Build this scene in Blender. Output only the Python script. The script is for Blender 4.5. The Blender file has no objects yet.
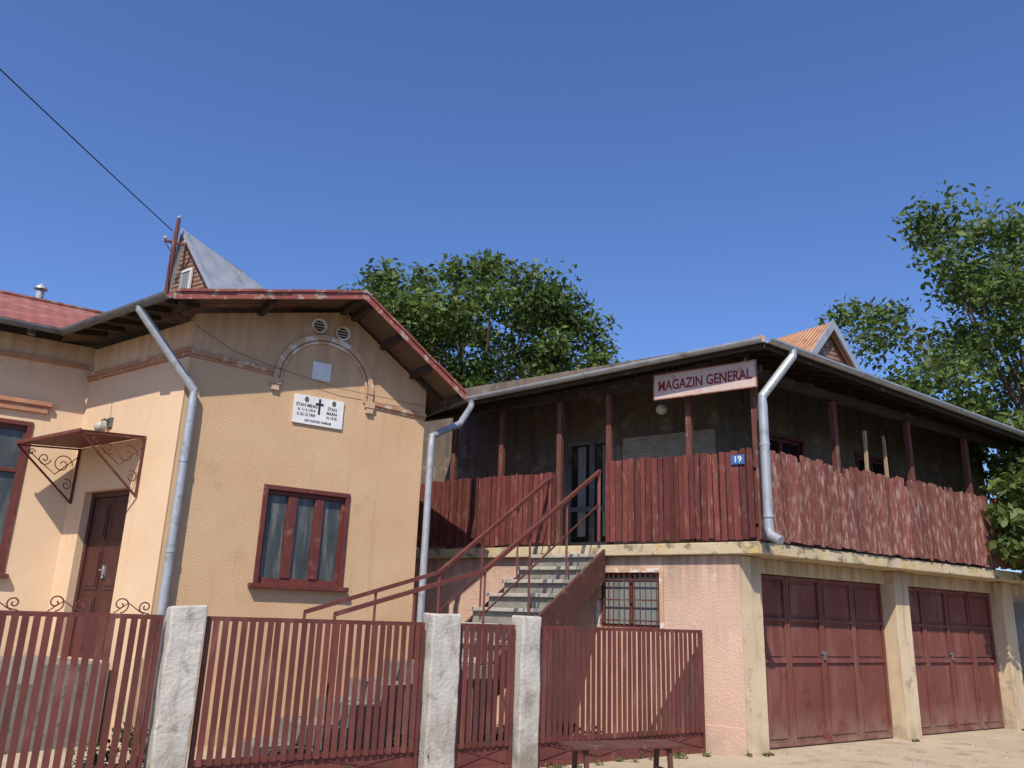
import bpy, math, random
import numpy as np
from mathutils import Vector, Matrix
random.seed(7)
sc=bpy.context.scene
COL=sc.collection
R=math.radians
# ---------------------------------------------------------------- materials
def M(name,c1,c2,scale=2.0,rough=.85,bump=.25,bscale=45,stretch=(1,1,1),island=0,metal=0,
      c3=None,t3=(.58,.66),s3=3.0,st3=(1,1,1),detail=7,wave=None,wdepth=.5,trans=0,c4=None,t4=(.6,.7),s4=1.2,st4=(6,6,.5),spec=.3,grime=()):
    m=bpy.data.materials.new(name); m.use_nodes=True
    nt=m.node_tree; N=nt.nodes; L=nt.links
    b=N['Principled BSDF']; b.inputs['Roughness'].default_value=rough; b.inputs['Metallic'].default_value=metal
    b.inputs['Specular IOR Level'].default_value=spec
    tc=N.new('ShaderNodeTexCoord')
    def noise(sc_,st,det=detail):
        mp=N.new('ShaderNodeMapping'); mp.inputs['Scale'].default_value=st
        L.new(tc.outputs['Object'],mp.inputs[0])
        n=N.new('ShaderNodeTexNoise'); n.inputs['Scale'].default_value=sc_; n.inputs['Detail'].default_value=det
        n.inputs['Roughness'].default_value=.62
        L.new(mp.outputs[0],n.inputs[0]); return n.outputs[0]
    def ramp(src,a,bb):
        r=N.new('ShaderNodeMapRange'); r.inputs[1].default_value=a; r.inputs[2].default_value=bb; r.clamp=True
        L.new(src,r.inputs[0]); return r.outputs[0]
    def mix(fac,a,bb):
        x=N.new('ShaderNodeMix'); x.data_type='RGBA'
        L.new(fac,x.inputs[0])
        for i,v in ((6,a),(7,bb)):
            if isinstance(v,tuple): x.inputs[i].default_value=(*v,1)
            else: L.new(v,x.inputs[i])
        return x.outputs[2]
    def mul(a,bb):
        x=N.new('ShaderNodeMath'); x.operation='MULTIPLY'; L.new(a,x.inputs[0]); L.new(bb,x.inputs[1]); return x.outputs[0]
    col=mix(ramp(noise(scale,stretch),.33,.67),c1,c2)
    if c4: col=mix(ramp(noise(s4,st4),*t4),col,c4)
    if c3: col=mix(ramp(noise(s3,st3,9),*t3),col,c3)
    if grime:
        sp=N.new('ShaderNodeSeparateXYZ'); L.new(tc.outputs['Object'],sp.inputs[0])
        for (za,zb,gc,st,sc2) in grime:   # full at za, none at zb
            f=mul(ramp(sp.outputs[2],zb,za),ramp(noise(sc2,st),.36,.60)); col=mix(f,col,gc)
    if island:
        g=N.new('ShaderNodeNewGeometry')
        r=N.new('ShaderNodeMapRange'); r.inputs[3].default_value=1-island; r.inputs[4].default_value=1+island
        L.new(g.outputs['Random Per Island'],r.inputs[0])
        h=N.new('ShaderNodeHueSaturation'); L.new(col,h.inputs['Color']); L.new(r.outputs[0],h.inputs['Value']); col=h.outputs[0]
    L.new(col,b.inputs['Base Color'])
    bp=N.new('ShaderNodeBump'); bp.inputs['Strength'].default_value=bump; bp.inputs['Distance'].default_value=.012
    L.new(noise(bscale,stretch,5),bp.inputs['Height']); last=bp
    if wave:
        ax,ws=wave
        w=N.new('ShaderNodeTexWave'); w.bands_direction=ax; w.inputs['Scale'].default_value=ws; w.inputs['Distortion'].default_value=.15
        L.new(tc.outputs['Object'],w.inputs[0])
        b2=N.new('ShaderNodeBump'); b2.inputs['Strength'].default_value=wdepth; b2.inputs['Distance'].default_value=.03
        L.new(w.outputs['Fac'],b2.inputs['Height']); L.new(bp.outputs[0],b2.inputs['Normal']); last=b2
    L.new(last.outputs[0],b.inputs['Normal'])
    if trans:
        t=N.new('ShaderNodeBsdfTranslucent'); L.new(col,t.inputs[0])
        ms=N.new('ShaderNodeMixShader'); ms.inputs[0].default_value=trans
        L.new(b.outputs[0],ms.inputs[1]); L.new(t.outputs[0],ms.inputs[2])
        L.new(ms.outputs[0],N['Material Output'].inputs[0])
    return m
STK=(5,5,.35); PAT=(1,1,1)
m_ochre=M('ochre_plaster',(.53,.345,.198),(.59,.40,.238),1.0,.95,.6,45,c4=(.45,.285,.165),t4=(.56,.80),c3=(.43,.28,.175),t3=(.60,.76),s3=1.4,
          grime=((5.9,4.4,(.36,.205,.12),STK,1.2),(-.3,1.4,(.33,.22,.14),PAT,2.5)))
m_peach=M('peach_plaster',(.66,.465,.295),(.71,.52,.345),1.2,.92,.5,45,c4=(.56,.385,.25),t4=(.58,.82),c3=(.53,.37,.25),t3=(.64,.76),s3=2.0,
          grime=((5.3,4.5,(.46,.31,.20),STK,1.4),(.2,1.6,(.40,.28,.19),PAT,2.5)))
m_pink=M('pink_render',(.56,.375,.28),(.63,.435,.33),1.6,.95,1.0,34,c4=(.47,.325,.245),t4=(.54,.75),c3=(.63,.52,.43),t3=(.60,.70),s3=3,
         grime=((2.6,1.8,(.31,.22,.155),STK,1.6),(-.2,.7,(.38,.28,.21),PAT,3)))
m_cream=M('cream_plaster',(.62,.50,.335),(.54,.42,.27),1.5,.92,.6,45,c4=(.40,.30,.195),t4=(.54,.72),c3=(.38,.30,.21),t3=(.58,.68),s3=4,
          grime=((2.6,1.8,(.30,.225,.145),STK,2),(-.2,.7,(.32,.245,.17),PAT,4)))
m_slab=M('lichen_concrete',(.56,.47,.31),(.48,.38,.24),3,.95,.8,30,c3=(.24,.195,.13),t3=(.53,.62),s3=5,c4=(.54,.38,.15),t4=(.53,.66),s4=4,st4=(1,1,1))
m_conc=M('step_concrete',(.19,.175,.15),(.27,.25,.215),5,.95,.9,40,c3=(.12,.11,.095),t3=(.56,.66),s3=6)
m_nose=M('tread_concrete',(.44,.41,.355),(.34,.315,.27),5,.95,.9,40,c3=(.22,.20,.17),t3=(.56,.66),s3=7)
m_white=M('whitewashed_concrete',(.54,.51,.455),(.44,.41,.36),3,.95,1.0,28,c3=(.29,.265,.23),t3=(.56,.66),s3=6,c4=(.33,.30,.26),t4=(.53,.70),s4=2.2,st4=(4,4,.8),grime=((.1,.8,(.25,.22,.18),PAT,4),))
m_mould=M('peeling_moulding',(.48,.30,.19),(.54,.37,.25),4,.9,.6,40,c3=(.66,.61,.55),t3=(.51,.56),s3=5)
m_mouldbr=M('brown_moulding',(.36,.165,.10),(.45,.25,.15),4,.9,.5,40,c3=(.55,.45,.35),t3=(.56,.64),s3=6)
m_redwood=M('red_painted_wood',(.150,.038,.031),(.105,.027,.023),3,.75,.5,30,(6,6,1),island=.38,c3=(.235,.125,.095),t3=(.55,.72),s3=4,st3=(6,6,1.2))
m_redwoodT=M('weathered_red_wood',(.215,.072,.055),(.165,.052,.041),3,.85,.6,30,(6,6,1),island=.30,c3=(.38,.255,.205),t3=(.49,.68),s3=3.5,st3=(5,5,1.6))
m_redpost=M('faded_red_post',(.15,.055,.042),(.10,.038,.03),3,.8,.5,30,(5,5,1),c3=(.26,.19,.15),t3=(.6,.66),s3=5,st3=(5,5,.7))
m_redmet=M('red_painted_metal',(.142,.043,.034),(.11,.031,.025),2.5,.62,.25,50,island=.18,c3=(.095,.042,.029),t3=(.58,.68),s3=5,c4=(.185,.08,.062),t4=(.54,.72),s4=2,st4=(3,3,.8),spec=.3)
m_redgar=M('garage_red_metal',(.175,.056,.044),(.135,.042,.034),1.4,.65,.3,50,c3=(.095,.036,.028),t3=(.58,.7),s3=4,c4=(.225,.105,.082),t4=(.50,.75),s4=1.6,st4=(3,3,.5),spec=.28,grime=((.0,.5,(.24,.15,.11),PAT,4),))
m_stringer=M('brown_red_stringer',(.115,.045,.035),(.085,.035,.028),3,.8,.5,30,c3=(.18,.13,.10),t3=(.56,.66),s3=5)
m_frame=M('brown_red_window_paint',(.14,.032,.024),(.10,.024,.019),4,.5,.3,40,(3,3,1),c3=(.2,.08,.06),t3=(.58,.68),s3=6,spec=.4)
m_rakered=M('faded_red_roof_edge',(.31,.09,.07),(.22,.06,.05),3,.65,.4,40,c3=(.38,.28,.23),t3=(.52,.6),s3=7)
m_redroof=M('red_sheet_roof',(.29,.095,.072),(.235,.075,.058),1.5,.65,.2,30,c3=(.33,.19,.15),t3=(.52,.66),s3=3,wave=('X',1.6),wdepth=.3)
m_tile=M('terracotta_tile',(.58,.31,.17),(.45,.21,.115),5,.9,.6,25,c3=(.32,.20,.13),t3=(.53,.65),s3=6,wave=('Y',4),wdepth=1.0)
m_greyroof=M('grey_tile_roof',(.21,.185,.16),(.30,.26,.22),4,.9,.6,25,c3=(.38,.35,.30),t3=(.55,.62),s3=6,wave=('X',5),wdepth=.8)
m_zinc=M('galvanised_zinc',(.46,.48,.50),(.36,.375,.39),6,.45,.2,30,metal=.4,c3=(.26,.25,.24),t3=(.56,.68),s3=5,spec=.5)
m_zincold=M('dull_gutter_zinc',(.18,.19,.20),(.12,.125,.13),5,.55,.2,30,metal=.3,c3=(.10,.08,.065),t3=(.58,.66),s3=5)
m_zincroof=M('sheet_zinc_roof',(.36,.39,.43),(.28,.305,.335),3,.6,.2,20,metal=.3,c3=(.22,.21,.20),t3=(.56,.68),s3=4,wave=('X',1.2),wdepth=.25)
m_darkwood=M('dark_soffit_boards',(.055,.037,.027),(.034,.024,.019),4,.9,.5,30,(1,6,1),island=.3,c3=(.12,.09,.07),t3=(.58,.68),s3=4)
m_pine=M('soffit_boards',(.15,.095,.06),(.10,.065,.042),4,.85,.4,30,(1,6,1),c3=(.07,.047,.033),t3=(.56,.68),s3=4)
m_stake=M('bare_stake_wood',(.40,.29,.19),(.30,.21,.135),4,.85,.4,30,(6,6,1))
m_glass=M('dusty_glass',(.035,.042,.042),(.07,.078,.074),2.2,.22,.05,10,(3,3,.6),c3=(.13,.135,.122),t3=(.50,.62),s3=2,st3=(5,5,.5),spec=.4)
m_glassdk=M('dark_glass',(.012,.014,.014),(.02,.023,.023),2,.1,.03,10,spec=.5)
m_curtain=M('net_curtain',(.26,.275,.265),(.16,.17,.165),3,.5,.3,20,(10,10,.4),spec=.3)
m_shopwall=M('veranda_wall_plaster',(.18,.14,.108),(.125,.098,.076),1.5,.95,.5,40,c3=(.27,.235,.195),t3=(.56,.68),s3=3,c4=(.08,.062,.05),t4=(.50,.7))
m_brickw=M('whitewashed_brick',(.46,.42,.365),(.34,.305,.255),6,.95,.8,20,wave=('Z',8),wdepth=.7)
m_door=M('dark_brown_door',(.085,.026,.02),(.055,.019,.015),3,.5,.3,30,(5,5,1),c3=(.12,.05,.035),t3=(.6,.7),s3=4,spec=.4)
m_marble=M('white_marble',(.74,.74,.72),(.64,.645,.65),4,.4,.05,30,c3=(.54,.54,.53),t3=(.60,.7),s3=3)
m_ink=M('dark_engraving',(.05,.05,.055),(.09,.09,.095),8,.8,.1)
m_black=M('black_paint',(.015,.015,.015),(.03,.03,.03),8,.6,.1)
m_signb=M('faded_sign_board',(.58,.47,.42),(.50,.38,.33),4,.8,.4,30,c3=(.40,.25,.21),t3=(.58,.68),s3=6)
m_signf=M('sign_faded_frame',(.34,.16,.13),(.27,.11,.09),4,.8,.3,c3=(.45,.35,.3),t3=(.55,.62))
m_signt=M('sign_red_letters',(.26,.016,.022),(.20,.018,.020),9,.7,.2,c3=(.33,.12,.10),t3=(.62,.68),s3=14)
m_blue=M('blue_enamel',(.05,.14,.36),(.04,.11,.30),8,.35,.1,c3=(.2,.2,.22),t3=(.66,.7),s3=20)
m_wht=M('white_enamel',(.70,.70,.68),(.62,.62,.60),8,.5,.1,c3=(.5,.49,.46),t3=(.6,.68),s3=9)
m_globe=M('frosted_globe',(.50,.47,.38),(.42,.39,.31),8,.3,.05)
m_cable=M('black_cable',(.02,.02,.02),(.03,.03,.03),8,.6,.1)
m_bark=M('bark',(.13,.095,.065),(.08,.06,.042),3,.95,1,20,(4,4,1))
m_leaf=M('leaf_green',(.085,.135,.028),(.14,.195,.045),.6,.5,.1,10,island=.5,trans=.42,spec=.35)
m_leaf2=M('leaf_green_warm',(.09,.14,.030),(.15,.205,.05),.6,.5,.1,10,island=.5,trans=.42,spec=.35)
m_plant=M('garden_green',(.035,.06,.016),(.06,.085,.025),2,.6,.1,10,island=.4,trans=.2)
m_weed=M('dry_weeds',(.10,.11,.04),(.17,.15,.07),2,.7,.1,10,island=.4,trans=.2)
m_ground=M('dusty_ground',(.40,.32,.22),(.47,.385,.275),.7,.97,.9,22,c3=(.28,.225,.155),t3=(.52,.68),s3=2.5,c4=(.51,.435,.325),t4=(.55,.7),s4=5,st4=(1,1,1))
m_field=M('dry_grass_land',(.10,.11,.05),(.17,.15,.08),.3,.97,.6,8,c3=(.24,.19,.12),t3=(.55,.7),s3=.8)
m_asph=M('old_asphalt',(.05,.05,.052),(.075,.073,.07),2,.9,.6,60,c3=(.12,.11,.095),t3=(.58,.7),s3=1.5)
m_stone=M('pebble',(.31,.27,.22),(.45,.41,.35),6,.95,.6,20,island=.3)
m_rust=M('rusty_sheet',(.22,.21,.20),(.16,.155,.15),2,.7,.3,20,metal=.2,c3=(.2,.12,.07),t3=(.6,.68),s3=4,wave=('X',5),wdepth=1)
m_brickr=M('attic_brick',(.25,.145,.10),(.19,.105,.075),6,.95,.8,20,c3=(.34,.27,.21),t3=(.56,.64),s3=8,wave=('Z',4),wdepth=.6)
# ---------------------------------------------------------------- mesh builder
class B:
    def __init__(s): s.v=[]; s.f=[]; s.m=[]
    def add(s,vs,fs,mi=0):
        o=len(s.v); s.v+= [tuple(v) for v in vs]; s.f+=[tuple(i+o for i in f) for f in fs]; s.m+=[mi]*len(fs); return s
    def box(s,x0,x1,y0,y1,z0,z1,mi=0):
        if x0>x1:x0,x1=x1,x0
        if y0>y1:y0,y1=y1,y0
        vs=[(x,y,z) for z in(z0,z1) for y in(y0,y1) for x in(x0,x1)]
        return s.add(vs,[(0,2,3,1),(4,5,7,6),(0,1,5,4),(2,6,7,3),(0,4,6,2),(1,3,7,5)],mi)
    def prism(s,pts,a,b,axis='y',mi=0):
        def P(p,t): return {'y':(p[0],t,p[1]),'x':(t,p[0],p[1]),'z':(p[0],p[1],t)}[axis]
        n=len(pts); vs=[P(p,a) for p in pts]+[P(p,b) for p in pts]
        fs=[tuple(range(n)),tuple(range(2*n-1,n-1,-1))]+[(i,i+n,(i+1)%n+n,(i+1)%n) for i in range(n)]
        return s.add(vs,fs,mi)
    def slab(s,top,t,mi=0,mb=None):
        n=len(top); vs=list(top)+[(p[0],p[1],p[2]-t) for p in top]
        s.add(vs,[tuple(range(n))]+[(i,(i+1)%n,(i+1)%n+n,i+n) for i in range(n)],mi)
        s.add(vs,[tuple(range(2*n-1,n-1,-1))],mi if mb is None else mb); return s
    def tube(s,path,r,n=10,mi=0):
        P=[Vector(p) for p in path]; rr=r if isinstance(r,(list,tuple)) else [r]*len(P)
        rings=[]; up=Vector((0,0,1)); ref=None
        for i,p in enumerate(P):
            t=(P[min(i+1,len(P)-1)]-P[max(i-1,0)]).normalized()
            if ref is None:
                ref=up.cross(t)
                if ref.length<.1: ref=Vector((1,0,0))
                ref.normalize()
            ref=(ref-t*ref.dot(t)).normalized(); b2=t.cross(ref)
            rings.append([p+(ref*math.cos(2*math.pi*(k+.5)/n)+b2*math.sin(2*math.pi*(k+.5)/n))*rr[i] for k in range(n)])
        vs=[v for r_ in rings for v in r_]; fs=[]
        for i in range(len(P)-1):
            for k in range(n):
                a=i*n+k;b_=i*n+(k+1)%n; fs.append((a,b_,b_+n,a+n))
        fs.append(tuple(range(n-1,-1,-1))); fs.append(tuple(range((len(P)-1)*n,len(P)*n)))
        return s.add(vs,fs,mi)
    def bar(s,p,q,w,h=None,mi=0):
        h=h or w; p=Vector(p);q=Vector(q);t=(q-p).normalized()
        side=Vector((0,0,1)).cross(t)
        if side.length<.05: side=Vector((1,0,0))
        side.normalize(); u=t.cross(side)
        vs=[c+side*a*w/2+u*b_*h/2 for c in(p,q) for a,b_ in((-1,-1),(1,-1),(1,1),(-1,1))]
        return s.add(vs,[(3,2,1,0),(4,5,6,7),(0,1,5,4),(1,2,6,5),(2,3,7,6),(3,0,4,7)],mi)
    def gutter(s,p,q,r,mi=0):
        p=Vector(p);q=Vector(q);t=(q-p).normalized(); side=Vector((0,0,1)).cross(t).normalized(); vs=[];n=8
        for c in(p,q):
            for rad in (r,r*.9):
                for k in range(n+1):
                    a=math.pi*k/n; vs.append(c+side*math.cos(a)*rad-Vector((0,0,1))*math.sin(a)*rad)
        m=n+1;fs=[]
        for k in range(n):
            fs+= [(k,k+1,2*m+k+1,2*m+k),(m+k+1,m+k,3*m+k,3*m+k+1),(k+1,k,m+k,m+k+1),(2*m+k,2*m+k+1,3*m+k+1,3*m+k)]
        fs+=[(0,2*m,3*m,m),(n,m+n,3*m+n,2*m+n)]
        return s.add(vs,fs,mi)
    def ball(s,c,r,mi=0,n=14,sz=1):
        vs=[];fs=[]
        for i in range(n//2+1):
            th=math.pi*i/(n//2)
            for k in range(n):
                ph=2*math.pi*k/n; vs.append((c[0]+r*math.sin(th)*math.cos(ph),c[1]+r*math.sin(th)*math.sin(ph),c[2]+r*sz*math.cos(th)))
        for i in range(n//2):
            for k in range(n): fs.append((i*n+k,(i+1)*n+k,(i+1)*n+(k+1)%n,i*n+(k+1)%n))
        return s.add(vs,fs,mi)
    def wall(s,x0,x1,z0,z1,y0,y1,ops=(),mi=0):
        xs=sorted({x0,x1,*[o[0] for o in ops],*[o[1] for o in ops]}); zs=sorted({z0,z1,*[o[2] for o in ops],*[o[3] for o in ops]})
        for a,b_ in zip(xs,xs[1:]):
            for c,d in zip(zs,zs[1:]):
                mx,mz=(a+b_)/2,(c+d)/2
                if any(o[0]<mx<o[1] and o[2]<mz<o[3] for o in ops): continue
                s.box(a,b_,y0,y1,c,d,mi)
        return s
def frame(x,y,rot,z=0): return Matrix.Translation((x,y,z))@Matrix.Rotation(R(rot),4,'Z')
I4=Matrix.Identity(4)
def thing(name,label,cat,loc,group=None):
    e=bpy.data.objects.new(name,None); e.empty_display_size=.2; e.matrix_basis=Matrix.Translation(loc); COL.objects.link(e)
    e['label']=label; e['category']=cat
    if group:e['group']=group
    return e
WM={}
def link(o,mw,parent):
    COL.objects.link(o)
    if parent is not None:
        pm=WM.get(parent.name,parent.matrix_basis)
        o.parent=parent; o.matrix_parent_inverse=pm.inverted()
    o.matrix_basis=mw; WM[o.name]=mw.copy()
def obj(name,b,mats,fr=I4,parent=None,smooth=False,bevel=0,label=None,cat=None,kind=None,group=None):
    me=bpy.data.meshes.new(name); me.from_pydata([tuple(v) for v in b.v],[],b.f); 
    if not isinstance(mats,(list,tuple)): mats=[mats]
    for m in mats: me.materials.append(m)
    me.polygons.foreach_set('material_index',b.m)
    if smooth: me.polygons.foreach_set('use_smooth',[True]*len(me.polygons))
    me.update(); o=bpy.data.objects.new(name,me); link(o,fr,parent)
    if bevel:
        bv=o.modifiers.new('b','BEVEL'); bv.width=bevel; bv.segments=2; bv.limit_method='ANGLE'
    if label:o['label']=label
    if cat:o['category']=cat
    if kind:o['kind']=kind
    if group:o['group']=group
    return o
def eachbar(name,lst,mat,parent,fr=I4):
    for (p,q,w,h) in lst:
        b=B(); b.bar(p,q,w,h); obj(name,b,mat,fr,parent)
def text(name,lines,fr,mat,parent,ext=.002):
    vs=B()
    for (t,x,z,size,al,wx) in lines:
        cu=bpy.data.curves.new('t','FONT'); cu.body=t; cu.size=size; cu.align_x=al; cu.align_y='CENTER'; cu.extrude=ext; cu.offset=size*.018; cu.resolution_u=3
        ob=bpy.data.objects.new('t',cu); COL.objects.link(ob)
        dg=bpy.context.evaluated_depsgraph_get(); me=bpy.data.meshes.new_from_object(ob.evaluated_get(dg))
        vs.add([(x+v.co.x*wx,-v.co.z,z+v.co.y) for v in me.vertices],[tuple(p.vertices) for p in me.polygons])
        bpy.data.objects.remove(ob); bpy.data.meshes.remove(me)
    return obj(name,vs,mat,fr,parent)
# frames: x to the viewer's right, y inward, z up
FT=frame(3.42,11.51,34); FS=frame(3.31,10.84,-36); FG=frame(-1.24,11.94,34); FW=frame(-4.15,9.97,-36); FWW=frame(-6.17,11.44,34); FF=frame(2.66,11.31,34)
# ================================================================ HOUSE
house=thing('village_house','ochre plastered village house with gable front and red roof edge','house',(-4.2,12.5,0))
GX0,GX1=-3.52,-.07
gw=B()
wo=(-2.33,-1.20,1.9,3.12)
gw.wall(GX0,GX1,-.3,4.55,0,.3,[wo])
gw.prism([(GX0,4.55),(GX1,4.55),(GX1,4.86),(-1.454,5.79),(GX0,5.27)],0,.3)
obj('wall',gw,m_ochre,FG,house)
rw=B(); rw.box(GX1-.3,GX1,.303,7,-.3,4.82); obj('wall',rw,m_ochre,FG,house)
ww=B(); do=(-2.06,-.92,.9,3.05)
ww.wall(-2.5,-.012,-.3,5.18,0,.3,[do]); obj('wall',ww,m_peach,FW,house)
w3=B(); wo2=(-1.75,-.64,1.92,3.94)
w3.wall(-6,-.0,-.3,5.2,0,.3,[wo2]); obj('wall',w3,m_peach,FWW,house)
pl=B(); pl.box(-.30,-.0,-.022,-.001,-.25,4.68); obj('corner_pilaster',pl,m_peach,FW,house,bevel=.006)
pl=B(); pl.box(-.34,.0,-.06,-.024,-.25,1.0); obj('plinth',pl,m_cream,FW,house,bevel=.006)
def band(bu,pts,w,y0,y1,mi=0):
    for (x,z),(x2,z2) in zip(pts,pts[1:]):
        t=Vector((x2-x,z2-z)); t.normalize(); n=Vector((-t.y,t.x))*w/2; e=t*.004
        a=[(x-n.x,z-n.y),(x2+e.x-n.x,z2+e.y-n.y),(x2+e.x+n.x,z2+e.y+n.y),(x+n.x,z+n.y)]
        bu.prism(a,y0,y1,mi=mi)
for P in ([(GX0,4.74),(-2.38,4.70)],[(-1.0,4.50),(GX1,4.46)]):
    mo=B(); band(mo,P,.05,-.04,-.001); band(mo,[(P[0][0],P[0][1]-.043),(P[1][0],P[1][1]-.043)],.034,-.02,-.0015)
    obj('moulding',mo,m_mouldbr,FG,house)
ar=B(); cx,cz,rr=-1.69,4.62,.70
pts=[(cx+rr*math.cos(R(a)),cz+rr*1.0*math.sin(R(a))) for a in range(186,-16,-6)]
band(ar,pts,.07,-.05,-.001)
pts=[(cx+(rr-.07)*math.cos(R(a)),cz+(rr-.07)*math.sin(R(a))) for a in range(186,-16,-6)]
band(ar,pts,.035,-.03,-.001)
for sx in (-1,1):
    o_=.0 if sx>0 else .1
    ar.box(cx+sx*rr-.07,cx+sx*rr+.07,-.06,-.001,4.42+o_,4.50+o_)
    ar.box(cx+sx*rr-.05,cx+sx*rr+.05,-.05,-.0012,4.34+o_,4.417+o_)
obj('arch_moulding',ar,m_mould,FG,house)
m2=B(); m2.box(-2.5,0.03,-.055,-.002,4.74,4.80); m2.box(-2.5,0.02,-.035,-.0025,4.69,4.74); obj('moulding',m2,m_mouldbr,FW,house)
m3=B(); m3.box(-1.95,-.42,-.09,-.002,4.22,4.28); m3.box(-1.9,-.46,-.06,-.0025,4.12,4.22); obj('window_pediment',m3,m_mouldbr,FWW,house)
m3=B(); m3.box(-6,-.0,-.05,-.002,4.86,4.92); obj('moulding',m3,m_mouldbr,FWW,house)
for (x,z) in ((-1.86,5.48),(-1.50,5.45)):
    v=B(); n=20;vs=[];fs=[]
    for k in range(n):
        a=2*math.pi*k/n
        for r_,y in((.12,-.002),(.115,-.04),(.085,-.04),(.08,-.003)): vs.append((x+r_*math.cos(a),y,z+r_*math.sin(a)))
    for k in range(n):
        for j in range(3):
            a=k*4+j;b_=((k+1)%n)*4+j; fs.append((a,b_,b_+1,a+1))
    v.add(vs,fs,0); v.add([(x+.085*math.cos(2*math.pi*k/n),-.004,z+.085*math.sin(2*math.pi*k/n)) for k in range(n)],[tuple(range(n))],1)
    for k in range(-1,2):
        h=math.sqrt(.08**2-(k*.04)**2); v.box(x-h,x+h,-.02,-.008,z+k*.04-.004,z+k*.04+.004,0)
    obj('round_vent',v,[m_mould,m_black],FG,house)
def window(par,fr,o,npan,sill=True,recess=.07,glassmat=m_glass,fw=.055,mull=.07,transom=None):
    x0,x1,z0,z1=o; b=B(); y0,y1=recess-.04,recess+.04
    b.box(x0-.04,x1+.04,-.03,.02,z1-.02,z1+.04); b.box(x0-.04,x0+.02,-.028,.02,z0,z1-.022); b.box(x1-.02,x1+.04,-.028,.02,z0,z1-.022)
    b.box(x0,x1,y0,y1,z1-fw-.02,z1-.021); b.box(x0,x1,y0,y1,z0+.002,z0+fw+.02)
    b.box(x0+.0,x0+fw,y0+.002,y1,z0+fw+.022,z1-fw-.022); b.box(x1-fw,x1,y0+.002,y1,z0+fw+.022,z1-fw-.022)
    w=(x1-x0)/npan
    for i in range(1,npan): b.box(x0+i*w-mull/2,x0+i*w+mull/2,y0-.015,y1,z0+fw+.022,z1-fw-.022)
    if transom: b.box(x0+fw,x1-fw,y0-.01,y1-.01,transom-.03,transom+.03)
    wd=obj('window',b,m_frame,fr,par,bevel=.004)
    g=B(); g.box(x0+.01,x1-.01,recess+.005,recess+.012,z0+.02,z1-.03); obj('glass',g,glassmat,fr,wd)
    if sill:
        s=B(); s.box(x0-.1,x1+.1,-.11,.03,z0-.06,z0-.002); obj('sill',s,m_frame,fr,wd,bevel=.006)
    return wd
window(house,FG,wo,3,mull=.12)
window(house,FWW,wo2,2,transom=3.3)
d=B(); x0,x1,z0,z1=do
d.box(x0,x0+.07,.10,.17,z0,z1-.08); d.box(x1-.07,x1,.10,.17,z0,z1-.08); d.box(x0,x1,.10,.17,z1-.078,z1)
dr=obj('door',d,m_door,FW,house,bevel=.004)
for a,b_ in((x0+.075,(x0+x1)/2-.005),((x0+x1)/2+.005,x1-.075)):
    d=B(); d.box(a,b_,.13,.16,z0,z1-.082)
    for c0,c1 in((z0+.12,z0+.75),(z0+.85,z1-.75),(z1-.65,z1-.18)):
        d.box(a+.08,b_-.08,.118,.1295,c0,c1)
        d.box(a+.12,b_-.12,.108,.1175,c0+.05,c1-.05)
    obj('door_leaf',d,m_door,FW,dr,bevel=.004)
h=B(); h.box((x0+x1)/2+.03,(x0+x1)/2+.07,.095,.125,1.9,2.06); h.tube([((x0+x1)/2+.05,.095,2.0),((x0+x1)/2+.05,.05,2.0),((x0+x1)/2+.14,.045,2.0)],.009)
obj('handle',h,m_zinc,FW,dr)
st=B(); st.box(x0-.3,x1+.3,-.9,-.065,-.1,.9); st.box(x0-.3,x1+.3,-1.2,-.9,-.1,.7); st.box(x0-.3,x1+.3,-1.5,-1.2,-.1,.5); st.box(x0-.3,x1+.3,-1.8,-1.5,-.1,.3)
obj('door_step',st,m_conc,FW,house)
def spiral(b,c,r,turns,sgn,plane,mi=0,start=0,rad=.006,n=26):
    p=[]
    for i in range(n+1):
        t=i/n; a=start+sgn*turns*2*math.pi*t; q=r*(1-.85*t)
        if plane=='yz': p.append((c[0],c[1]+q*math.cos(a),c[2]+q*math.sin(a)))
        else: p.append((c[0]+q*math.cos(a),c[1],c[2]+q*math.sin(a)))
    b.tube(p,rad,6,mi)
aw=B(); ax0,ax1=-2.40,-.72
aw.slab([(ax0,-.85,3.62),(ax1,-.85,3.62),(ax1,-.01,3.70),(ax0,-.01,3.70)],.012)
aw.box(ax0-.01,ax1+.01,-.87,-.852,3.59,3.63)
awn=obj('awning',aw,m_redmet,FW,house)
for x in (ax0+.015,ax1-.015):
    aw=B()
    aw.bar((x,-.02,3.68),(x,-.02,2.9),.028); aw.bar((x,-.84,3.585),(x,-.03,2.92),.022)
    aw.bar((x,-.84,3.585),(x,-.03,3.665),.022)
    spiral(aw,(x,-.22,3.42),.14,1.5,1,'yz',rad=.007); spiral(aw,(x,-.47,3.46),.09,1.5,-1,'yz',rad=.007); spiral(aw,(x,-.12,3.15),.08,1.3,-1,'yz',start=2,rad=.007); spiral(aw,(x,-.65,3.52),.05,1.3,1,'yz',rad=.007)
    aw.tube([(x,-.03,3.55),(x,-.3,3.27),(x,-.45,3.37),(x,-.7,3.54)],.007,6)
    obj('scroll_bracket',aw,m_redmet,FW,awn)
lam=thing('wall_lamp','round frosted globe lamp above the dark front door','lamp',tuple(FW@Vector((-1.7,0,3.94))))
l=B(); l.box(-1.76,-1.64,-.03,-.002,3.92,4.05); l.tube([(-1.7,-.03,3.99),(-1.7,-.10,4.02),(-1.7,-.13,3.99)],.014); obj('bracket',l,m_zincold,FW,lam)
l=B(); l.ball((-1.7,-.13,3.90),.085,sz=.95); obj('lamp_shade',l,m_globe,FW,lam,smooth=True)
def wp(fr,x,y,z): return tuple(fr@Vector((x,y,z)))
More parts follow.
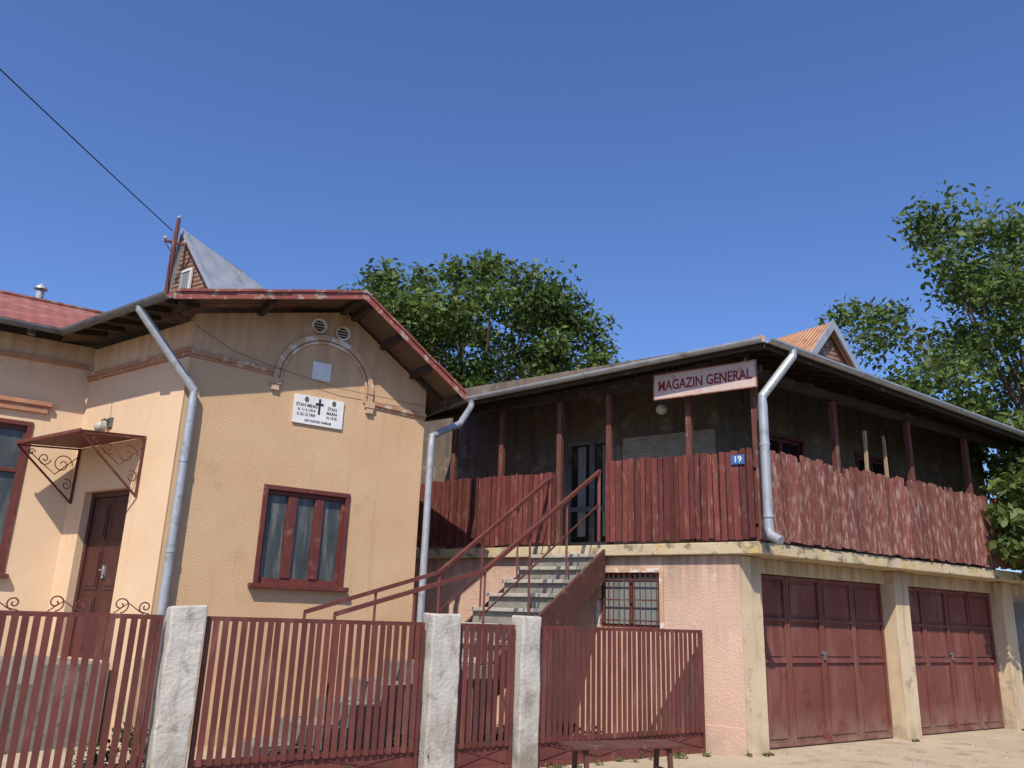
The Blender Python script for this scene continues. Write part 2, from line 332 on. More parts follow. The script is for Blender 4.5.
E1=Vector(wp(FG,-3.93,-.6,5.27)); Rg=Vector(wp(FG,-1.454,-.6,5.90)); E2=Vector(wp(FG,.263,-.6,4.73))
E1b=Vector((-6.266,10.775,5.27)); inn=Vector((-.559,.829,0))
Rb=Rg+inn*6; E2b=E2+inn*6; Rm=Rg+inn*2.6
rf=B()
rf.slab([E1,Rg,Rm,E1b],.05,0,1)
rf.slab([E1b,Rm,Rb,E1b+inn*4],.05,0,1)
rf.slab([Rg,E2,E2b,Rb],.05,0,1)
obj('roof',rf,[m_redroof,m_pine],I4,house)
ow=Vector((.559,-.829,0))
def fascia(b,p,q,h,th,drop=0,out=ow):
    p=Vector(p)+Vector((0,0,.015-drop));q=Vector(q)+Vector((0,0,.015-drop)); H=Vector((0,0,h))
    vs=[p+out*.004,q+out*.004,q+out*.004-H,p+out*.004-H]; vs+=[v+out*th for v in vs]
    b.add(vs,[(0,1,2,3),(7,6,5,4),(0,4,5,1),(1,5,6,2),(2,6,7,3),(3,7,4,0)])
for p,q in((E1,Rg),(Rg,E2)):
    fa=B(); fascia(fa,p,q,.11,.025)
    n=7
    for i in range(n):
        a=p.lerp(q,i/n); c_=p.lerp(q,(i+1)/n+.0); dz=Vector((0,0,.02+random.uniform(-.006,.008))); fascia(fa,a+dz,c_+dz,.032,.045+.006*(i%2))
    obj('fascia',fa,m_rakered,I4,house)
L_=[]
for t in (.06,.35,.65,.95):
    p=Rg.lerp(E2,t)-Vector((0,0,.105)); L_.append((p-ow*.05,p+inn*.62,.07,.09))
for t in (.05,.5,.97):
    p=E1.lerp(Rg,t)-Vector((0,0,.105)); L_.append((p-ow*.05,p+inn*.62,.07,.09))
eachbar('purlin',L_,m_darkwood,house)
L_=[]
for i in range(7):
    p=E2+inn*(.5+i*.6)-Vector((0,0,.09)); dd=(Rg-E2); L_.append((p,p+dd*.3,.06,.08))
for i in range(6):
    p=E1.lerp(E1b,.06+i*.17)-Vector((0,0,.085)); L_.append((p,p+Vector((.588,.809,.2))*.45,.06,.07))
eachbar('rafter',L_,m_darkwood,house)
mr=B()
mr.slab([(-6,-.5,5.27),(-.45,-.5,5.27),(1.2,2.2,6.45),(-6,2.2,6.45)],.05,0,1)
mr.slab([(-6,2.2,6.45),(1.2,2.2,6.45),(1.2,5,5.2),(-6,5,5.2)],.05,0,1)
obj('roof',mr,[m_redroof,m_darkwood],FWW,house)
mr=B(); mr.tube([(-6,2.2,6.46),(1.2,2.2,6.46)],.04,8)
obj('ridge_cap',mr,m_redroof,FWW,house,smooth=True)
o1=Vector((-.588,-.809,0))*.06
gu=B(); gu.gutter(E1+o1+Vector((0,0,-.03)),E1b+o1+Vector((0,0,-.05)),.07); obj('gutter',gu,m_zincold,I4,house)
gu=B(); e=Vector(wp(FWW,-.5,-.56,5.22)); gu.gutter(Vector(wp(FWW,-6,-.56,5.24)),e,.07); obj('gutter',gu,m_zincold,I4,house)
g2=B(); g2.gutter(E2+Vector((.829,.559,0))*.06-Vector((0,0,.03)),E2b+Vector((.829,.559,0))*.06-Vector((0,0,.03)),.06); obj('gutter',g2,m_zincold,I4,house)
dp=B(); a=E1.lerp(E1b,.24)+o1
bx=wp(FG,-3.43,-.1,4.15)
dp.tube([a-Vector((0,0,.03)),a-Vector((0,0,.12)),Vector(bx)+Vector((0,0,.06)),Vector(bx)-Vector((0,0,.08)),wp(FG,-3.43,-.1,.1)],.055,14)
for z in (1.0,2.2,3.3): dp.tube([wp(FG,-3.43,-.1,z),wp(FG,-3.43,-.1,z+.04)],.062,14)
obj('downpipe',dp,m_zinc,I4,house)
pq=thing('memorial_plaque','white marble memorial plaque with black cross on the ochre wall','plaque',wp(FG,-1.74,0,4.0))
pq_b=B(); PX0,PX1,PZ0,PZ1=-2.10,-1.38,4.04,4.44; pq_b.box(PX0,PX1,-.03,-.002,PZ0,PZ1); obj('slab',pq_b,m_marble,FG,pq,bevel=.003)
FGt=FG@Matrix.Translation((0,-.0315,0))
text('lettering',[('STAN MIHAI',PX0+.18,4.30,.062,'CENTER',.9),('N 11 4 1914',PX0+.18,4.235,.055,'CENTER',.9),('D 22 12 1969',PX0+.18,4.17,.055,'CENTER',.85),('STAN',PX1-.17,4.30,.062,'CENTER',.9),('MARIA',PX1-.17,4.235,.06,'CENTER',.9),('N 1919',PX1-.17,4.17,.055,'CENTER',.9),('DIN PARTEA FAMILIEI',(PX0+PX1)/2,4.09,.045,'CENTER',.9)],FGt,m_ink,pq)
cr=B(); mx=(PX0+PX1)/2; cr.box(mx-.014,mx+.014,-.036,-.031,4.20,4.42); cr.box(mx-.055,mx+.055,-.0375,-.031,4.33,4.358); obj('cross',cr,m_black,FG,pq)
for x in (PX0+.17,PX1-.15):
    ov=B()
    ov.add([(x+.03*math.cos(2*math.pi*k/16),-.034,4.385+.038*math.sin(2*math.pi*k/16)) for k in range(16)],[tuple(range(16))])
    ov.add([(x+.018*math.cos(2*math.pi*k/16),-.036,4.38+.026*math.sin(2*math.pi*k/16)) for k in range(16)],[tuple(range(16))],1)
    obj('portrait',ov,[m_ink,m_shopwall],FG,pq)
nb=B(); nb.box(-1.89,-1.62,-.03,-.002,4.69,4.95)
nbt=thing('notice_board','small blank white board fixed above the marble plaque','board',wp(FG,-1.75,0,4.69)); obj('panel',nb,m_wht,FG,nbt,bevel=.003)
# attic dormer
dm=B()
A=Vector((-5.66,12.72,7.72)); Bq=Vector((-5.92,12.93,6.45)); Cq=Vector((-4.84,12.22,6.45)); Dp=Vector((-4.45,13.7,7.1)); Db=Vector((-5.3,14.3,6.6))
dm.add([A,Bq,Cq,Cq+Vector((.5,.9,-.3)),Bq+Vector((.5,.9,-.3)),A+Vector((.7,.95,-.25))],[(0,1,2),(3,4,5),(0,2,3,5),(1,0,5,4)],0)
atd=obj('dormer',dm,m_brickr,I4,house)
dz=B(); k=Vector((-.588,-.809,0))
Ao=A+k*.10+Vector((0,0,.06)); Co=Cq+k*.10+Vector((.1,-.07,-.05)); Bo=Bq+k*.10+Vector((-.03,.03,0))
dz.slab([Ao,Co,Cq+Vector((.6,.9,-.2)),Dp],.03); dz.slab([Bo,Ao,Dp,Db],.03)
obj('dormer_roof',dz,m_zincroof,I4,atd)
def fb(b,p,q,h):
    H=Vector((0,0,h)); o=k*.025
    vs=[p,q,q-H,p-H]; vs+=[v+o for v in vs]; b.add(vs,[(0,1,2,3),(7,6,5,4),(0,4,5,1),(1,5,6,2),(2,6,7,3),(3,7,4,0)])
for p_,q_ in((Ao,Co),(Bo,Ao)):
    dz=B(); fb(dz,p_+Vector((0,0,.01)),q_+Vector((0,0,.01)),.09); obj('bargeboard',dz,m_zinc,I4,atd)
FD=frame(-5.50,12.62,-36)
dz=B(); dz.box(-.18,.14,-.035,.0,6.5,6.54); dz.box(-.18,.14,-.035,.0,6.98,7.02); dz.box(-.18,-.14,-.034,.0,6.541,6.979); dz.box(.10,.14,-.034,.0,6.541,6.979)
w_=obj('dormer_window',dz,m_wht,FD,atd)
dz=B(); dz.box(-.14,.10,-.02,-.0,6.54,6.98); obj('glass',dz,m_curtain,FD,w_)
ch=B(); c0=Vector((-8.33,13.3,0)); ch.tube([c0+Vector((0,0,6.0)),c0+Vector((0,0,6.80))],.065,14); ch.tube([c0+Vector((0,0,6.84)),c0+Vector((0,0,6.87)),c0+Vector((0,0,6.95))],[.11,.10,.02],14)
for a in range(3): ch.bar(c0+Vector((.06*math.cos(a*2.1),.06*math.sin(a*2.1),6.7)),c0+Vector((.06*math.cos(a*2.1),.06*math.sin(a*2.1),6.86)),.015)
obj('chimney',ch,m_zinc,I4,house)
# ================================================================ SHOP BUILDING
shop=thing('shop_building','two storey pink building with wooden veranda above garage doors','building',(4.5,13.5,0))
def FSp(x,y,z=0): return FS@Vector((x,y,z))
def FTp(x,y,z=0): return FT@Vector((x,y,z))
wl=B(); so=(-2.42,-1.46,1.50,2.27)
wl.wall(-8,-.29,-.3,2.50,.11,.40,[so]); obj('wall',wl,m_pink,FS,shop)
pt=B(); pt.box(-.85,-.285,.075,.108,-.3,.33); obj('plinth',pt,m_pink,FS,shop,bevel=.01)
gl=B(); gl.box(-.40,9,.0,.3,2.3,2.5); obj('lintel',gl,m_cream,FT,shop)
gl=B(); gl.box(-.46,-.02,-.18,.3,-.3,2.499); obj('pillar',gl,m_cream,FT,shop,bevel=.012)
for a,b_ in((3.22,3.60),(6.64,7.02)):
    gl=B(); gl.box(a,b_,-.16,.3,-.3,2.499); obj('pillar',gl,m_cream,FT,shop,bevel=.012)
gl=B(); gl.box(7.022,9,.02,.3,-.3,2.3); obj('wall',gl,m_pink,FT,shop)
sl=B(); poly=[FSp(0,0),FTp(9.2,-.5),FTp(9.2,6),FSp(-8.2,7),FSp(-8.2,0)]
sl.prism([(p.x,p.y) for p in poly],2.505,2.665,axis='z'); obj('balcony_slab',sl,m_slab,I4,shop,bevel=.012)
def garage(x0,x1):
    b=B(); n=4; w=(x1-x0)/n
    b.box(x0,x1,.10,.13,.0,2.3)
    g=obj('garage_door',b,m_redgar,FT,shop)
    for i in range(n):
        b=B(); a=x0+i*w+.006; c=x0+(i+1)*w-.006; dy=random.uniform(-.006,.006)
        b.box(a,a+.05,.065+dy,.099,.02,2.29); b.box(c-.05,c,.065+dy,.099,.02,2.29)
        for z in (.02,1.10,1.66,2.24): b.box(a+.051,c-.051,.068+dy,.099,z,z+.045)
        for z0,z1 in((.12,1.04),(1.19,1.61),(1.75,2.19)): b.box(a+.10,c-.10,.086,.099,z0,z1)
        obj('door_leaf',b,m_redgar,FT,g,bevel=.004)
    b=B(); b.box(x0+2*w-.07,x0+2*w+.05,.045,.062,1.22,1.26); b.box(x0+2*w-.03,x0+2*w+.02,.04,.06,1.14,1.219)
    obj('handle',b,m_zincold,FT,g)
garage(0,3.2); garage(3.62,6.62)
b=B(); x0,x1,z0,z1=so
b.box(x0,x1,.14,.18,z0,z0+.05); b.box(x0,x1,.14,.18,z1-.05,z1); b.box(x0,x0+.05,.141,.18,z0+.05,z1-.05); b.box(x1-.05,x1,.141,.18,z0+.05,z1-.05); b.box((x0+x1)/2-.025,(x0+x1)/2+.025,.142,.18,z0+.05,z1-.05)
w_=obj('window',b,m_frame,FS,shop)
b=B(); b.box(x0+.01,x1-.01,.185,.19,z0+.01,z1-.01); obj('glass',b,m_curtain,FS,w_)
b=B()
for i in range(11): xx=x0+.05+i*(x1-x0-.1)/10; b.tube([(xx,.10,z0-.02),(xx,.10,z1+.02)],.007,6)
for z in (z0+.1,(z0+z1)/2,z1-.1): b.bar((x0-.03,.095,z),(x1+.03,.095,z),.01,.022)
obj('window_grille',b,m_stringer,FS,w_)
b=B(); b.box(x0-.06,x0-.001,.08,.109,z0-.05,z1+.06); b.box(x1+.001,x1+.06,.08,.109,z0-.05,z1+.06); b.box(x0-.001,x1+.001,.082,.109,z1+.001,z1+.06); obj('window_surround',b,m_mould,FS,w_)
up=B(); sdo=(-3.9,-2.9,2.67,4.65)
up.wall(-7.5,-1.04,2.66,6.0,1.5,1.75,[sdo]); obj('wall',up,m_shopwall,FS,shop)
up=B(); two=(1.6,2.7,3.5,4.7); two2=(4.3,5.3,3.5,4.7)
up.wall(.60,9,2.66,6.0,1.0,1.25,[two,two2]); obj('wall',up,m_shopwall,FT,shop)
window(shop,FT@Matrix.Translation((0,1.0,0)),two,2,glassmat=m_glassdk); window(shop,FT@Matrix.Translation((0,1.0,0)),two2,2,glassmat=m_glassdk)
bb=B(); bb.box(-2.75,-1.1,1.44,1.498,4.20,4.60); obj('brick_band',bb,m_brickw,FS,shop)
b=B(); x0,x1,z0,z1=sdo
b.box(x0,x0+.07,1.52,1.6,z0,z1); b.box(x1-.07,x1,1.52,1.6,z0,z1); b.box(x0+.07,x1-.07,1.52,1.6,z1-.07,z1); b.box((x0+x1)/2-.05,(x0+x1)/2+.05,1.518,1.6,z0,z1-.07); b.box(x0+.07,x1-.07,1.522,1.6,3.4,3.48);b.box(x0+.07,x1-.07,1.522,1.6,z0+.01,z0+.2)
dd=obj('door',b,m_zincold,FS,shop)
b=B(); b.box(x0+.01,x1-.01,1.56,1.565,z0+.02,z1-.02); obj('glass',b,m_glassdk,FS,dd)
for a,c_ in((x0+.2,x0+.36),(x1-.3,x1-.14)): 
    b=B(); b.box(a,c_,1.553,1.558,z0+.3,z1-.1); obj('curtain',b,m_curtain,FS,dd)
for x in (0.02,-.95,-2.26,-3.16,-4.32,-5.37,-6.6):
    b=B(); t=random.uniform(-.012,.012); b.bar((x,.10,2.667),(x+t,.10,4.99),.086,.086)
    obj('veranda_post',b,m_redpost,FS,shop,bevel=.008)
for x in (1.6,3.64,5.49,7.4):
    b=B(); t=random.uniform(-.015,.015); b.bar((x,-.38,2.667),(x+t,-.38,4.97),.09,.09); obj('veranda_post',b,m_redpost,FT,shop,bevel=.008)
b=B(); b.bar((2.30,-.43,3.6),(2.33,-.43,4.60),.055,.035); obj('loose_stake',b,m_stake,FT,shop)
b=B(); b.prism([(2.82,3.6),(2.88,3.6),(2.86,4.52),(2.83,4.6)],-.45,-.41); obj('loose_stake',b,m_stake,FT,shop)
b=B(); b.box(-8,.15,.04,.16,5.0,5.12); obj('beam',b,m_darkwood,FS,shop)
b=B(); b.box(-.35,9,-.44,-.32,4.98,5.10); obj('beam',b,m_darkwood,FT,shop)
def planks(x0,x1,y,z0,z1,fr,name,mat,jag,par):
    b=B(); x=x0
    while x<x1-.03:
        w=random.uniform(.06,.095); w=min(w,x1-x)
        t=z1+random.uniform(-jag,jag)+.008*math.sin(x*2.3); lean=random.uniform(-.008,.008); bz=z0+random.uniform(-.02,.02)
        yy=y+random.uniform(-.006,.006)
        j=random.random()
        if jag>.02 and random.random()<.05: t-=random.uniform(.05,.16)
        if j<.35: top=[(x+w+lean,t-random.uniform(0,.03)),(x+w*.5+lean,t+.015),(x+lean,t-random.uniform(0,.03))]
        else: top=[(x+w+lean,t-random.uniform(0,.02)),(x+lean,t)]
        b.prism([(x,bz),(x+w,bz)]+top,yy-.011,yy+.011)
        x+=w+random.uniform(.006,.022)
    for z in (z0+.2,z1-.25): b.box(x0,x1,y+.02,y+.06,z,z+.08)
    return obj(name,b,mat,fr,par)
planks(-2.27,.03,-.0,2.70,3.91,FS,'veranda_railing',m_redwood,.014,shop)
planks(-6.9,-3.18,-.0,2.70,3.83,FS,'veranda_railing',m_redwood,.014,shop)
planks(-.43,7.9,-.52,2.70,3.92,FT,'veranda_railing',m_redwoodT,.03,shop)
EC=Vector((3.38,10.40,5.33)); ES=Vector((-.62,13.23,5.12)); ET=Vector((9.01,14.20,5.12))
ES2=EC+(ES-EC)*1.35; ET2=EC+(ET-EC)*1.5
inS=Vector((.588,.809,0)); inT=Vector((-.559,.829,0)); PT=math.tan(R(17.6))
h1=EC+(inS+inT).normalized()*4.4; h1.z=EC.z+4.4*((inS+inT).normalized().dot(inS))*PT
S3=ES2+inS*3.6+Vector((0,0,3.6*PT)); T3=ET2+inT*3.6+Vector((0,0,3.6*PT))
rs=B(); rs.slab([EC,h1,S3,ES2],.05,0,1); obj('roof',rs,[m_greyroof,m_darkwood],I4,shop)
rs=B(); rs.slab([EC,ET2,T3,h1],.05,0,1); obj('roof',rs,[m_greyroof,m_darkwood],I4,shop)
dS=(ES2-EC); dT=(ET2-EC); L_=[]
for i in range(1,16):
    p=EC+dS*(i/16)-Vector((0,0,.085)); ln=min(1.9,.35+i*.30); L_.append((p,p+(inS+Vector((0,0,PT)))*ln,.06,.07))
for i in range(1,22):
    p=EC+dT*(i/22)-Vector((0,0,.085)); ln=min(1.5,.35+i*.3); L_.append((p,p+(inT+Vector((0,0,PT)))*ln,.06,.07))
L_.append((EC-Vector((0,0,.09)),EC.lerp(h1,.6)-Vector((0,0,.10)),.08,.08))
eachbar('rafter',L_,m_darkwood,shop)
oS=-inS; oT=-inT
def fas(b,p,q,o,h=.12,th=.022):
    H=Vector((0,0,h)); p=p+o*.003; q=q+o*.003
    vs=[p,q,q-H,p-H]; vs+=[v+o*th for v in vs]; b.add(vs,[(0,1,2,3),(7,6,5,4),(0,4,5,1),(1,5,6,2),(2,6,7,3),(3,7,4,0)])
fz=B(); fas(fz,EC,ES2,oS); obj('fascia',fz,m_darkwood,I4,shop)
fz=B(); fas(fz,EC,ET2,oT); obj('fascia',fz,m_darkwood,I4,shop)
gz=B(); gz.gutter(EC+oS*.09+Vector((.03,-.02,-.0)),ES2+oS*.09,.065); obj('gutter',gz,m_zinc,I4,shop)
gz=B(); gz.gutter(EC+oT*.09,ET2+oT*.09,.065); obj('gutter',gz,m_zinc,I4,shop)
b=B(); b.tube([EC+Vector((0,0,.02)),h1+Vector((0,0,.02))],.05,8); obj('hip_cap',b,m_tile,I4,shop)
b=B(); ax,ay,az_=2.24,.05,6.52
b.slab([(ax,ay-.12,az_),(ax,ay+3.9,az_),(ax-.85,ay+3.9,az_-.85),(ax-.85,ay-.12,az_-.85)],.05); b.slab([(ax,ay-.12,az_),(ax+.75,ay-.12,az_-.80),(ax+.75,ay+3.2,az_-.8),(ax,ay+3.2,az_)],.05)
dq=obj('dormer',b,m_tile,FT,shop)
b=B(); b.prism([(ax-.7,az_-.95),(ax+.68,az_-.95),(ax,az_-.06)],ay,ay+.1); obj('dormer_wall',b,m_brickr,FT,dq)
for s_ in (-1,1):
    b=B(); q=(ax+s_*.80,az_-.84); b.prism([(ax,az_+.03),q,(q[0],q[1]-.15),(ax,az_-.14)] if s_>0 else [(ax,az_+.03),(ax,az_-.14),(q[0],q[1]-.15),q],ay-.155-.003*(s_>0),ay-.123)
    obj('bargeboard',b,m_zinc,FT,dq)
b=B(); s=EC+(ET-EC).normalized()*.52+oT*.09
el=Vector((3.40,10.58,4.5))
b.tube([s-Vector((0,0,.04)),s-Vector((0,0,.13)),el+Vector((0,0,.08)),el-Vector((0,0,.06)),Vector((3.40,10.60,2.80)),Vector((3.42,10.58,2.72)),Vector((3.50,10.45,2.64))],.062,14)
for z in (2.95,3.9): b.tube([Vector((3.40,10.59,z)),Vector((3.40,10.59,z+.04))],.069,14)
obj('downpipe',b,m_zinc,I4,shop)
b=B(); s=ES+oS*.09+Vector((0,0,-.05))
vb=Vector(wp(FG,.02,-.09,0))
b.tube([s,s-Vector((0,0,.12)),Vector((-.80,12.5,4.5)),Vector((vb.x,vb.y,4.15)),Vector((vb.x,vb.y,4.0)),Vector((vb.x,vb.y,.1))],.052,14)
obj('downpipe',b,m_zinc,I4,shop)
p=FSp(-1.5,.35,4.72)
sl_=thing('ceiling_lamp','round white lamp hanging under the dark veranda roof','lamp',tuple(p))
b=B(); b.ball((0,0,0),.09,sz=.9); obj('lamp_shade',b,m_globe,Matrix.Translation(p),sl_,smooth=True)
b=B(); b.tube([(0,0,.08),(0,0,.5)],.015,8); b.tube([(0,0,.08),(0,0,.13)],[.06,.03],12); obj('stem',b,m_zincold,Matrix.Translation(p),sl_)
sg=thing('shop_sign','faded pale shop sign with red letters under the veranda eave','sign',tuple(FSp(-.65,-.1,4.74)))
FSs=FS@Matrix.Translation((-.62,-.12,4.93))
b=B(); b.box(-.76,.76,-.01,.01,-.18,.18); obj('board',b,m_signb,FSs,sg)
b=B(); b.box(-.775,.775,-.02,.012,.181,.195); b.box(-.775,.775,-.02,.012,-.195,-.181); b.box(-.775,-.761,-.019,.012,-.18,.18); b.box(.761,.775,-.019,.012,-.18,.18); b.bar((-.6,.02,.19),(-.6,.1,.3),.02); b.bar((.6,.02,.19),(.6,.1,.3),.02); obj('frame',b,m_signf,FSs,sg)
text('lettering',[('MAGAZIN GENERAL',0,0,.21,'CENTER',.74)],FSs@Matrix.Translation((0,-.0125,0)),m_signt,sg)
hn=thing('house_number_plate','small blue enamel plate with white number on the veranda railing','sign',tuple(FSp(-.24,-.05,3.7)))
FSn=FS@Matrix.Translation((-.20,-.035,3.77)); b=B(); b.box(-.095,.095,-.004,.004,-.065,.065); obj('plate',b,m_blue,FSn,hn)
text('lettering',[('19',0,0,.12,'CENTER',1)],FSn@Matrix.Translation((0,-.0062,0)),m_wht,hn)
# ================================================================ STAIRS
stt=thing('concrete_staircase','grey concrete outdoor stairs with thin red iron handrails','stairs',tuple(FSp(-2.72,-1.4,0)))
SX0,SX1=-3.34,-2.34; rise_,run_=.2,.35
pr=[(-.003,2.455)]
for i in range(8):
    yy=-.003-run_*i; pr+=[(yy-run_,2.655-rise_*(i+1))]
    if i<7: pr+=[(yy-run_,2.655-rise_*(i+2))]
pr+=[(-.003-run_*8,.75),(-.003,2.15)]
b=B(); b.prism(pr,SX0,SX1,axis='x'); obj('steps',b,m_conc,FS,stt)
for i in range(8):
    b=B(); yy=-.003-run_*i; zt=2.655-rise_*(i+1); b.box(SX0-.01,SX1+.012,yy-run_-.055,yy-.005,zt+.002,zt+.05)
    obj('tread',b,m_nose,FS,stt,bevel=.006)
b=B(); b.prism([(-.004,2.60),(-.004,2.14),(-2.8,.56),(-2.8,1.0)],SX1+.014,SX1+.06,axis='x'); obj('stringer',b,m_stringer,FS,stt)
b=B(); b.prism([(-.004,2.56),(-.004,2.14),(-2.8,.56),(-2.8,.96)],SX0-.06,SX0-.012,axis='x'); obj('stringer',b,m_stringer,FS,stt)
b=B(); b.box(-4.0,-3.0,.40,1.45,-.1,1.05); b.box(-4.4,-4.0,.40,1.45,-.1,.85); b.box(-4.8,-4.4,.40,1.45,-.1,.65); b.box(-5.2,-4.8,.40,1.45,-.1,.45); b.box(-5.6,-5.2,.40,1.45,-.1,.25)
obj('landing',b,m_conc,FF,stt)
for xt,P2,P3 in ((SX1-.02,Vector((-.24,9.87,2.12)),Vector((-1.77,8.84,1.56))),(SX0+.1,Vector((-.83,10.53,2.11)),Vector((-2.26,9.57,1.57)))):
    top=FSp(xt,-.06,3.76 if xt>-3 else 3.72); b=B()
    b.bar(top+Vector((.02,.03,.012)),P2,.055,.045); b.bar(P2,P3,.055,.045)
    b.bar(top+Vector((0,0,.02)),top-Vector((0,0,1.05)),.045)
    for t in (.33,.66,1): 
        q=top.lerp(P2,t); b.bar(q,q-Vector((0,0,1.05)),.028)
    for t in (.5,1):
        q=P2.lerp(P3,t); b.bar(q,q-Vector((0,0,1.3)),.028)
    b.bar(top-Vector((0,0,.5)),P2-Vector((0,0,.5)),.018)
    obj('handrail',b,m_redmet,I4,stt)
# ================================================================ FENCE
fe=thing('boundary_fence','dark red metal bar fence with whitewashed concrete posts','fence',wp(FF,-4,0,0))
def slats(x0,x1,name,z0=.26,z1=1.50,par=fe,pitch=.082):
    b=B(); b.box(x0,x1,-.02,.02,z1-.03,z1+.01); b.box(x0,x1,-.02,.02,z0,z0+.04); b.box(x0,x1,-.018,.018,z0-.26,z0-.2)
    b.box(x0,x0+.04,-.022,.018,z0-.26,z1-.031); b.box(x1-.04,x1,-.022,.018,z0-.26,z1-.031)
    b.box(x0+.04,x1-.04,.0,.012,z0-.199,z0-.001)
    n=max(2,int(round((x1-x0)/pitch)))
    for i in range(1,n):
        x=x0+(x1-x0)*i/n+random.uniform(-.004,.004); y=random.uniform(-.003,.003); t=random.uniform(-.006,.006)
        b.prism([(x-.027,z0-.01),(x+.027,z0-.01),(x+.027+t,z1-.012),(x-.027+t,z1-.012)],-.033+y,-.023+y)
    m=max(1,int((x1-x0)/.8))
    for i in range(m):
        a=x0+.05+(x1-x0-.1)*i/m;c_=x0+.05+(x1-x0-.1)*(i+1)/m
        b.bar((a,-.006,z0-.19),(c_,-.006,z0-.01),.01,.012); b.bar((a,-.004,z0-.01),(c_,-.004,z0-.19),.01,.012)
    return obj(name,b,m_redmet,FF,par)
slats(-9.6,-6.84,'fence_panel'); slats(-6.46,-4.22,'fence_panel'); slats(-3.79,-3.06,'gate'); slats(-2.73,-.02,'fence_panel')
for a,b_ in((-6.80,-6.50),(-4.18,-3.83),(-3.03,-2.76)):
    b=B(); n=12; vs=[];fs=[]
    for i in range(n+1):
        z=-.2+1.80*i/n
        for (px,py) in((a,-.12),(b_,-.12),(b_,.12),(a,.12)): vs.append((px+random.uniform(-.009,.009),py+random.uniform(-.007,.007),z+ (random.uniform(-.025,.02) if i==n else 0)))
    for i in range(n):
        for k2 in range(4): fs.append((i*4+k2,i*4+(k2+1)%4,(i+1)*4+(k2+1)%4,(i+1)*4+k2))
    fs.append((n*4,n*4+1,n*4+2,n*4+3)); b.add(vs,fs)
    obj('fence_post',b,m_white,FF,fe,bevel=.02)
for i in range(5):
    b=B(); x=-9.2+i*.5
    spiral(b,(x,0,1.585),.07,1.4,1,'xz',start=-1.5,rad=.006); spiral(b,(x+.2,0,1.57),.055,1.4,-1,'xz',start=-1.7,rad=.006)
    b.tube([(x-.05,0,1.512),(x+.06,0,1.60),(x+.16,0,1.53),(x+.24,0,1.512)],.005,6)
    obj('scrollwork',b,m_redmet,FF,fe)
# ================================================================ BENCH
Fb=frame(1.20,8.55,20)
be=thing('garden_bench','low dark red bench standing on dusty ground before the fence','bench',(1.20,8.55,0))
for y in(-.13,0,.13): 
    b=B(); b.box(-.60,.60,y-.055,y+.055,.42,.45)
    obj('seat_plank',b,m_stringer,Fb,be,bevel=.005)
for sx in(-.45,.45):
    b=B(); b.bar((sx,-.16,0),(sx,-.12,.40),.04); b.bar((sx,.16,0),(sx,.12,.40),.04); b.bar((sx,-.13,.2),(sx,.13,.2),.03); b.bar((sx,-.15,.402),(sx,.15,.402),.03); obj('leg',b,m_stringer,Fb,be)
# ================================================================ POLE + WIRES
po=thing('utility_pole','weathered pole with crossarm rising behind the house ridge','pole',(-5.74,12.42,0))
b=B(); b.tube([(-5.74,12.42,0),(-5.72,12.42,7.5),(-5.71,12.42,7.85)],[.05,.038,.03],8); obj('mast',b,m_redpost,I4,po)
b=B(); b.bar((-5.87,12.36,7.42),(-5.55,12.48,7.40),.035); b.bar((-5.87,12.36,7.42),(-5.72,12.42,7.2),.015)
obj('crossarm',b,m_redpost,I4,po)
for p in((-5.86,12.36,7.47),(-5.57,12.47,7.45),(-5.71,12.42,7.88)): 
    b=B(); b.ball(p,.03); obj('insulator',b,m_globe,I4,po)
def sag(a,b_,s,n=24): 
    a=Vector(a);b_=Vector(b_); return [a.lerp(b_,i/n)-Vector((0,0,4*s*(i/n)*(1-i/n))) for i in range(n+1)]
b=B(); b.tube(sag((-5.78,12.4,7.62),(-6.9,-4,7.55),.12),.009,6); obj('power_line',b,m_cable,I4,None,label='black overhead electric cable strung from the pole',cat='cable')
b=B(); b.tube([wp(FG,-3.5,-.03,5.1),wp(FG,-3.0,-.06,4.85),wp(FG,-2.4,-.06,4.74),wp(FG,-1.5,-.06,4.62),wp(FG,-.1,-.04,4.60)],.0035,6)
obj('service_cable',b,m_cable,I4,None,label='thin black cable stapled across the gable wall',cat='cable')
# ================================================================ TREES
def leaves(clumps,per,size,mat,name,par,seed=1,fuzz=1.0):
    r=np.random.default_rng(seed); cs=np.array([c[:3] for c in clumps]); rad=np.array([c[3] for c in clumps])
    n=len(cs)*per; idx=np.repeat(np.arange(len(cs)),per)
    g=r.normal(size=(n,3)); gl_=np.linalg.norm(g,axis=1)[:,None]; d=g/gl_; g=d*np.minimum(gl_,2.3+.3*r.random((n,1)))
    P=cs[idx]+g*(rad[idx]*.52*fuzz)[:,None]*np.array([1,1,.62])
    nor=d*.35+r.normal(size=(n,3))*.6+np.array([0,0,.55]); nor/=np.linalg.norm(nor,axis=1)[:,None]
    t=np.cross(nor,r.normal(size=(n,3))); t/=np.linalg.norm(t,axis=1)[:,None]; bt=np.cross(nor,t)
    s=(size*(.6+.8*r.random(n)))[:,None]
    v=np.stack([P-t*s,P-bt*s*.5+nor*s*.12,P+t*s,P+bt*s*.5+nor*s*.12],1).reshape(-1,3)
    me=bpy.data.meshes.new(name); me.vertices.add(n*4); me.vertices.foreach_set('co',v.ravel())
    me.loops.add(n*4); me.loops.foreach_set('vertex_index',np.arange(n*4)); me.polygons.add(n); me.polygons.foreach_set('loop_start',np.arange(n)*4); me.polygons.foreach_set('loop_total',np.full(n,4))
    me.materials.append(mat); me.update(calc_edges=True); me.validate()
    o=bpy.data.objects.new(name,me); link(o,I4,par); return o
